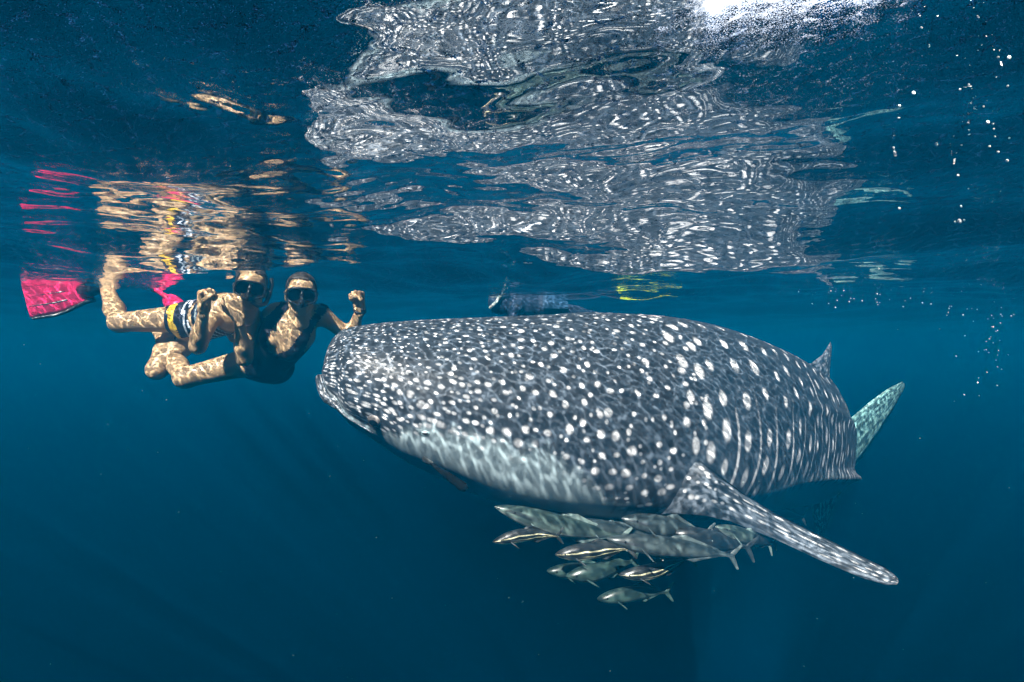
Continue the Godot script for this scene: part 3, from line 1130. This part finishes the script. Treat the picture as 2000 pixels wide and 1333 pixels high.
# one swim fin: ankle, toe, tip of the blade, across: sideways in the blade
func swim_fin(parent: Node3D, heel: Vector3, toe: Vector3, tip: Vector3, across: Vector3, width: float, blade_m: Material, rubber: Material, with_pocket := true):
	var f := Node3D.new()
	f.name = "swim_fin"
	parent.add_child(f, true)
	var d := (tip - toe).normalized()
	var w := (across - d * across.dot(d)).normalized()
	var n := d.cross(w)
	if with_pocket:
		part("foot_pocket", tube([heel, heel.lerp(toe, 0.3), heel.lerp(toe, 0.7), toe, toe + d * 0.05], [0.042, 0.05, 0.052, 0.047, 0.02], 16), rubber, f)
	var st := []
	for i in 9:
		var t := i / 8.0
		var c := (toe - d * 0.03).lerp(tip, t) + n * 0.03 * sin(t * PI)
		var hw := width * lerpf(0.52, 1.0, smoothstep(0.0, 0.7, t)) * (1.0 if t < 0.95 else 0.9)
		st.append([c + w * hw, c - w * hw, 0.005])
	part("blade", fin(st, n, false), blade_m, f)
	for s in [-1.0, -0.42, 0.05, 0.5, 1.0]:
		var pts := []
		var rr := []
		for i in 7:
			var t := lerpf(0.0 if absf(s) > 0.9 else 0.42, 0.98, i / 6.0)
			var hw := width * lerpf(0.52, 1.0, smoothstep(0.0, 0.7, t))
			pts.append((toe - d * 0.03).lerp(tip, t) + n * 0.03 * sin(t * PI) + w * hw * s * 0.96 + n * 0.003)
			rr.append(lerpf(0.015, 0.009, t) * (1.0 if absf(s) > 0.9 else 0.7))
		part("rib", tube(pts, rr, 8), rubber, f)
	return f

func looking(p: Vector3, towards: Vector3, up := Vector3.UP) -> Transform3D:
	return Transform3D(Basis.looking_at(-(towards - p), up), p)

func people():
	var skin_m := mat(Color(0.40, 0.27, 0.145), 0.5, 0.4)
	skin_m.subsurf_scatter_enabled = true
	skin_m.subsurf_scatter_strength = 0.08
	var rubber := mat(Color(0.008, 0.009, 0.011), 0.4, 0.5)
	var glass := StandardMaterial3D.new()
	glass.transparency = BaseMaterial3D.TRANSPARENCY_ALPHA
	glass.albedo_color = Color(0.004, 0.012, 0.02, 0.82)
	glass.roughness = 0.02
	var dark_hair := mat(Color(0.02, 0.014, 0.01), 0.6)
	var pink := mat(Color(0.78, 0.02, 0.13), 0.35, 0.5)
	pink.backlight_enabled = true
	pink.backlight = Color(0.55, 0.2, 0.3)
	var black_suit := mat(Color(0.006, 0.008, 0.016), 0.7, 0.3)
	snorkeler_with_fins(skin_m, rubber, glass, dark_hair, pink)
	snorkeler_in_black(skin_m, rubber, glass, dark_hair, black_suit)
	far_snorkeler()

func snorkeler_with_fins(skin_m: Material, rubber: Material, glass: Material, dark_hair: Material, pink: Material):
	var o := thing("person", "person with pink fins lying level at the surface, hands raised to the mask", "person", Vector3.ZERO, "")
	var pelvis := at(388, 628, 3.52)
	var chest := at(452, 612, 3.36)
	var neck := at(478, 592, 3.28)
	var head := at(489, 566, 3.20)
	var hip_n := at(368, 622, 3.45)
	var knee_n := at(232, 630, 3.42)
	var ankle_n := at(203, 548, 3.74)
	var toe_n := at(168, 566, 3.80)
	var hip_f := at(384, 645, 3.62)
	var knee_f := at(306, 722, 3.42)
	var ankle_f := at(352, 604, 3.74)
	var toe_f := at(332, 588, 3.84)
	var sh_n := at(425, 598, 3.30)
	var el_n := at(386, 676, 3.12)
	var wr_n := at(398, 606, 2.98)
	var sh_f := at(490, 622, 3.40)
	var el_f := at(477, 700, 3.22)
	var wr_f := at(466, 622, 3.08)
	var lo := pelvis
	var hi := pelvis
	for p in [chest, neck, head, knee_n, ankle_n, toe_n, knee_f, ankle_f, toe_f, el_n, wr_n, sh_f, el_f, wr_f]:
		lo = lo.min(p)
		hi = hi.max(p)
	var f := Field.new(lo - Vector3(0.14, 0.14, 0.14), hi + Vector3(0.14, 0.14, 0.14), 0.011, 75.0)
	f.bone(pelvis, chest, 0.118, 0.108)
	f.bone(hip_n.lerp(hip_f, 0.2), hip_n.lerp(hip_f, 0.8), 0.10, 0.10)
	f.bone(sh_n.lerp(sh_f, 0.15), sh_n.lerp(sh_f, 0.85), 0.075, 0.075)
	f.bone(chest, neck, 0.09, 0.05)
	f.bone(neck, head, 0.05, 0.05)
	for l in [[hip_n, knee_n, ankle_n, toe_n], [hip_f, knee_f, ankle_f, toe_f]]:
		f.bone(l[0], l[1], 0.084, 0.054)
		var calf: Vector3 = l[1].lerp(l[2], 0.3)
		f.bone(l[1], calf, 0.05, 0.051)
		f.bone(calf, l[2], 0.051, 0.033)
		f.bone(l[2], l[3], 0.034, 0.026)
	for a in [[sh_n, el_n, wr_n], [sh_f, el_f, wr_f]]:
		f.bone(a[0], a[1], 0.05, 0.037)
		var bulge: Vector3 = a[1].lerp(a[2], 0.3)
		f.bone(a[1], bulge, 0.036, 0.038)
		f.bone(bulge, a[2], 0.038, 0.024)
	var h := looking(head, Vector3(0.05, -0.42, 0.0) + Vector3(-0.2, 0, 0), Vector3(0.12, 1, -0.1).normalized())
	part("body", join([f.skin(), head_skin(h), hand(wr_n, Vector3(0.16, 0.9, 0.15), Vector3(0.8, -0.1, 0.3), 0.75, false), hand(wr_f, Vector3(-0.15, 0.9, 0.2), Vector3(-0.6, 0.0, -0.8), 0.4, true)]), skin_m, o)
	# striped shorts and top
	var leg_ax := (knee_n - hip_n).normalized()
	var navy := mat(Color(0.010, 0.014, 0.03), 0.7, 0.3)
	var bands := {"swim_shorts": navy, "yellow_band": mat(Color(0.75, 0.50, 0.02), 0.6), "white_band": mat(Color(0.55, 0.66, 0.8), 0.6)}
	var body_ax := (chest - pelvis).normalized()
	var shorts := Node3D.new()
	shorts.name = "swim_shorts"
	o.add_child(shorts, true)
	for b in [["cloth", navy], ["yellow_stripe", bands.yellow_band], ["white_stripe", bands.white_band]]:
		var which: String = b[0]
		part(which, join([f.skin(0.006 if which == "cloth" else 0.0065, func(p: Vector3):
			var u := (p - hip_n).dot(leg_ax)
			var v := (p - pelvis).dot(body_ax)
			if u > 0.10 or v > 0.10:
				return false
			if (p - hip_n - leg_ax * u).length() > 0.115 and (p - hip_f).dot((knee_f - hip_f).normalized()) > 0.06:
				return false
			var s := "cloth"
			if u < 0.082 and u > 0.042:
				s = "yellow_stripe"
			elif u < -0.005 and u > -0.018 or u < -0.034 and u > -0.047:
				s = "white_stripe"
			return s == which)]), b[1], shorts)
	var top := Node3D.new()
	top.name = "swim_top"
	o.add_child(top, true)
	for b in [["cloth", navy], ["white_stripe", mat(Color(0.25, 0.33, 0.36), 0.6)]]:
		var which: String = b[0]
		part(which, join([f.skin(0.006, func(p: Vector3):
			var v := (p - pelvis).dot(body_ax)
			if v < 0.125 or v > 0.31 or (p - (pelvis + body_ax * v)).length() > 0.165:
				return false
			var s := "white_stripe" if fmod(v, 0.05) < 0.013 else "cloth"
			return s == which)]), b[1], top)
	part("hair", hair(h, [h * Vector3(0, 0.05, -0.08), h * Vector3(-0.03, 0.06, -0.15), h * Vector3(-0.06, 0.04, -0.2)]), dark_hair, o)
	diving_mask(o, h, rubber, glass)
	var tubing := []
	for q in [[0.02, -0.06, 0.10], [0.05, -0.075, 0.105], [0.085, -0.06, 0.06], [0.098, -0.01, 0.01], [0.10, 0.045, -0.025], [0.095, 0.075, -0.05]]:
		tubing.append(h * Vector3(q[0], q[1], q[2]))
	part("snorkel", tube(tubing, [0.014, 0.013, 0.012, 0.012, 0.012, 0.012], 12), rubber, o)
	swim_fin(o, ankle_n + Vector3(0.03, -0.02, 0), toe_n, at(48, 582, 3.70), Vector3(0.12, 1, 0.05), 0.140, pink, rubber)
	swim_fin(o, ankle_f, toe_f, at(238, 548, 4.0), Vector3(0.1, 0.25, 1), 0.10, pink, pink)

func snorkeler_in_black(skin_m: Material, rubber: Material, glass: Material, dark_hair: Material, black_suit: Material):
	var o := thing("person", "person in a black swimsuit and mask raising a fist behind the shark's snout", "person")
	var head := at(588, 578, 3.25)
	var neck := at(583, 618, 3.31)
	var chest := at(568, 645, 3.36)
	var pelvis := at(522, 708, 3.50)
	var sh_r := at(534, 612, 3.40)
	var sh_l := at(630, 616, 3.38)
	var el_l := at(686, 662, 3.50)
	var wr_l := at(702, 604, 3.40)
	var el_r := at(476, 668, 3.58)
	var wr_r := at(425, 632, 3.72)
	var hip_r := at(500, 704, 3.47)
	var hip_l := at(538, 716, 3.60)
	var knee_r := at(360, 738, 3.34)
	var ankle_r := at(318, 664, 3.64)
	var toe_r := at(300, 640, 3.80)
	var knee_l := at(502, 705, 3.98)
	var ankle_l := at(470, 668, 4.35)
	var lo := pelvis
	var hi := pelvis
	for p in [head, sh_l, el_l, wr_l, el_r, wr_r, knee_r, ankle_r, toe_r, knee_l, ankle_l]:
		lo = lo.min(p)
		hi = hi.max(p)
	var f := Field.new(lo - Vector3(0.14, 0.14, 0.14), hi + Vector3(0.14, 0.14, 0.14), 0.011, 75.0)
	var torso := (pelvis - neck).normalized()
	var lat := (sh_l - sh_r).normalized()
	lat = (lat - torso * lat.dot(torso)).normalized()
	var front := lat.cross(torso).normalized()
	if front.z < 0.0:
		front = -front
	f.bone(chest, pelvis, 0.105, 0.115)
	f.bone(chest - lat * 0.045, chest.lerp(pelvis, 0.55) - lat * 0.02, 0.095, 0.10)
	f.bone(chest + lat * 0.045, chest.lerp(pelvis, 0.55) + lat * 0.02, 0.095, 0.10)
	f.bone(hip_r, hip_l, 0.10, 0.10)
	f.bone(sh_r.lerp(sh_l, 0.12), sh_r.lerp(sh_l, 0.88), 0.062, 0.062)
	f.bone(chest, neck, 0.08, 0.05)
	f.bone(neck, head, 0.05, 0.05)
	for s in [-1.0, 1.0]:
		f.blob(chest + torso * 0.05 + lat * 0.062 * s + front * 0.085, Basis(lat, torso, front), Vector3(0.058, 0.062, 0.05))
	for l in [[hip_r, knee_r, ankle_r, toe_r], [hip_l, knee_l, ankle_l, ankle_l + Vector3(-0.05, 0.02, -0.1)]]:
		f.bone(l[0], l[1], 0.085, 0.056)
		var calf: Vector3 = l[1].lerp(l[2], 0.3)
		f.bone(l[1], calf, 0.052, 0.052)
		f.bone(calf, l[2], 0.052, 0.033)
		f.bone(l[2], l[3], 0.034, 0.026)
	for a in [[sh_r, el_r, wr_r], [sh_l, el_l, wr_l]]:
		f.bone(a[0], a[1], 0.048, 0.036)
		var bulge: Vector3 = a[1].lerp(a[2], 0.3)
		f.bone(a[1], bulge, 0.035, 0.036)
		f.bone(bulge, a[2], 0.036, 0.023)
	var h := looking(head, Vector3(0.1, -0.5, 0), Vector3(0.02, 1, -0.05).normalized())
	part("body", join([f.skin(), head_skin(h), hand(wr_l, Vector3(-0.12, 1, 0.12), Vector3(-0.25, 0.0, 1.0), 0.92, true), hand(wr_r, Vector3(-1, 0.4, -0.4), Vector3(0, -1, 0.3), 0.2, false)]), skin_m, o)
	part("swimsuit", join([f.skin(0.006, func(p: Vector3):
		var q := p - neck
		var u := q.dot(torso)
		var v := q.dot(lat)
		var w := q.dot(front)
		var long := (pelvis - neck).length()
		if absf(v) > 0.20 or u > long + 0.14:
			return false
		if (p - hip_r).dot((knee_r - hip_r).normalized()) > 0.07 and u > long * 0.55:
			return false
		if (p - hip_l).dot((knee_l - hip_l).normalized()) > 0.09 and u > long * 0.8:
			return false
		var av := absf(v + 0.005)
		if u < 0.16 and av > 0.108 + maxf(u, 0.0) * 0.25:
			return false                                        # armholes
		if w > -0.02:
			return u > 0.225 - 2.4 * pow(maxf(av - 0.02, 0.0), 1.0) if av < 0.068 else u > -0.09
		return u > 0.16 or av > 0.06)]), black_suit, o)
	part("hair", hair(h, [h * Vector3(0, 0.06, -0.09), h * Vector3(0.0, 0.02, -0.13), h * Vector3(0.01, -0.05, -0.14)]), dark_hair, o)
	diving_mask(o, h, rubber, glass)
	var fore := (wr_l - el_l).normalized()
	var band := []
	var r0 := wr_l - fore * 0.012
	var side := fore.cross(Vector3(0, 0, 1)).normalized()
	for i in 17:
		var a := TAU * i / 16
		band.append(r0 + (side * cos(a) + fore.cross(side) * sin(a)) * 0.027)
	var br := []
	for i in 17:
		br.append(0.008)
	var wb := part("wrist_watch", tube(band, br, 8), rubber, o)
	var dial := CylinderMesh.new()
	dial.top_radius = 0.019
	dial.bottom_radius = 0.02
	dial.height = 0.011
	var dl := part("dial", dial, rubber, wb)
	dl.transform = Transform3D(Basis(Quaternion(Vector3.UP, (Vector3(0.9, 0, 0.4)).normalized())), r0 + Vector3(0.9, 0, 0.4).normalized() * 0.033)

func far_snorkeler():
	var o := thing("person", "person in a dark blue wetsuit floating far behind the shark's back", "person")
	var z := 5.5
	var pelvis := at(1062, 600, z)
	var chest := at(1010, 598, z - 0.15)
	var head := at(975, 592, z - 0.25)
	var lo := head.min(pelvis) - Vector3(0.5, 0.5, 0.6)
	var hi := head.max(pelvis) + Vector3(1.2, 0.4, 0.6)
	var f := Field.new(lo, hi, 0.018, 55.0)
	f.bone(chest, pelvis, 0.12, 0.115)
	f.bone(chest, head, 0.08, 0.06)
	f.blob(head, Basis(), Vector3(0.10, 0.10, 0.085))
	f.bone(chest + Vector3(0, -0.02, 0.15), at(985, 632, z), 0.05, 0.035)
	f.bone(chest + Vector3(0, -0.02, -0.15), at(1000, 630, z - 0.4), 0.05, 0.035)
	for s in [-0.09, 0.09]:
		f.bone(pelvis + Vector3(0.0, 0, s), at(1125, 612, z + 0.1) + Vector3(0, 0, s), 0.085, 0.055)
		f.bone(at(1125, 612, z + 0.1) + Vector3(0, 0, s), at(1185, 622, z + 0.2) + Vector3(0, 0, s), 0.052, 0.035)
		f.bone(at(1185, 622, z + 0.2) + Vector3(0, 0, s), at(1215, 626, z + 0.2) + Vector3(0, 0, s), 0.035, 0.03)
	var suit := mat(Color(0.006, 0.02, 0.05), 0.7)
	part("body", join([f.skin()]), suit, o)
	var vest := mat(Color(0.01, 0.05, 0.11), 0.7)
	part("float_vest", join([f.skin(0.02, func(p: Vector3): return p.x > pelvis.x - 0.02 and p.x < pelvis.x + 0.22 and p.y > pelvis.y - 0.02)]), vest, o)
	var yellow := mat(Color(0.60, 0.85, 0.02), 0.4)
	yellow.backlight_enabled = true
	yellow.backlight = Color(0.5, 0.6, 0.1)
	var pale := mat(Color(0.55, 0.66, 0.62), 0.5)
	for s in [-0.13, 0.13]:
		swim_fin(o, at(1200, 624, z + 0.2) + Vector3(0, 0, s), at(1222, 627, z + 0.2) + Vector3(0, 0, s), at(1305, 638 + 4 * signf(s), z + 0.25) + Vector3(0, 0, s * 1.2), Vector3(0, 0.35, 1), 0.1, yellow, yellow)
	part("snorkel", tube([head + Vector3(-0.08, -0.05, 0.06), head + Vector3(-0.02, 0.0, 0.12), head + Vector3(0.06, 0.16, 0.12)], [0.014, 0.014, 0.014], 10), pale, o)

# ------------------------------------------------------------------ bubbles

func bubbles():
	var ball := SphereMesh.new()
	ball.radius = 1.0
	ball.height = 2.0
	ball.radial_segments = 16
	ball.rings = 8
	var m := mat(Color(0.9, 0.92, 0.93), 0.25, 0.6)
	var r := RandomNumberGenerator.new()
	r.seed = 19
	var spots := []
	for q in [[1972, 113, 8], [1950, 112, 5], [1969, 168, 5], [1922, 208, 4], [1930, 239, 7], [1940, 242, 4], [1942, 252, 4], [1944, 267, 4], [1933, 286, 5], [1950, 297, 5], [1968, 314, 6], [1972, 270, 4], [1872, 343, 5], [1757, 407, 6], [1878, 403, 4], [1892, 369, 3], [1875, 432, 8], [1866, 434, 4], [1884, 430, 4], [1717, 525, 3], [1830, 282, 6], [1893, 165, 4], [1876, 175, 5], [1757, 207, 6], [1785, 182, 7]]:
		spots.append([q[0], q[1], r.randf_range(1.0, 1.7), q[2]])
	for i in 30:
		spots.append([1930 + r.randfn(0, 26), 690 + r.randfn(0, 48), r.randf_range(3.4, 4.6), r.randf_range(1.2, 2.8)])
	for i in 44:
		var x := r.randf_range(1560, 1990)
		spots.append([x, 560 + (x - 1560) * 0.14 + r.randfn(0, 12), r.randf_range(3.6, 5.6), r.randf_range(1.0, 2.6)])
	var grains := MultiMesh.new()
	grains.transform_format = MultiMesh.TRANSFORM_3D
	grains.mesh = ball
	grains.instance_count = 170
	for i in 170:
		var g := at(r.randf_range(-100, 2100), r.randf_range(640, 1400), r.randf_range(1.3, 3.6))
		var gs := r.randf_range(0.0005, 0.0016)
		grains.set_instance_transform(i, Transform3D(Basis.from_scale(Vector3(gs, gs * 0.7, gs)), g))
	var drift := MultiMeshInstance3D.new()
	drift.multimesh = grains
	drift.material_override = mat(Color(0.14, 0.18, 0.18), 0.8)
	drift.name = "plankton"
	drift.set_meta("kind", "stuff")
	drift.set_meta("category", "plankton")
	drift.set_meta("label", "faint pale specks drifting in the open blue water")
	add_child(drift)
	var by_height := spots.filter(func(q): return q[1] < 500)
	by_height.sort_custom(func(a, b): return a[1] < b[1])
	var ordinals := ["topmost", "second", "third", "fourth", "fifth", "sixth", "seventh", "eighth", "ninth", "tenth", "eleventh", "twelfth", "thirteenth", "fourteenth", "fifteenth", "sixteenth", "seventeenth", "eighteenth", "nineteenth", "twentieth", "twenty-first", "twenty-second", "twenty-third", "twenty-fourth", "lowest"]
	for q in spots:
		var p := at(q[0], q[1], q[2])
		if p.y > -0.05 and q[1] < 500:
			var d: float = (DEPTH - 0.03 - r.randf() * 0.05) / ((666.5 - q[1]) / FOCAL)
			p = at(q[0], q[1], d)
			q[2] = d
		if p.y > -0.02:
			p.y = -0.02
		var near: bool = q[1] < 500
		var o := MeshInstance3D.new()
		o.mesh = ball
		o.material_override = m
		o.name = numbered("bubble")
		o.position = p
		var s: float = q[3] * 0.45 / FOCAL * q[2]
		o.scale = Vector3(s * 0.8, s * r.randf_range(0.9, 1.4), s)
		o.rotation.z = 0.5
		o.set_meta("category", "bubble")
		o.set_meta("label", ("white air bubble, %s from the top in the scattered stream at upper right" % ordinals[by_height.find(q)] if by_height.find(q) % 24 else "white air bubble, %s of the scattered stream at upper right" % ordinals[by_height.find(q)]) if near else "tiny white air bubble in the cloud right of the shark's tail")
		o.set_meta("group", "air bubbles near the camera" if near else "air bubbles beyond the shark")
		add_child(o)
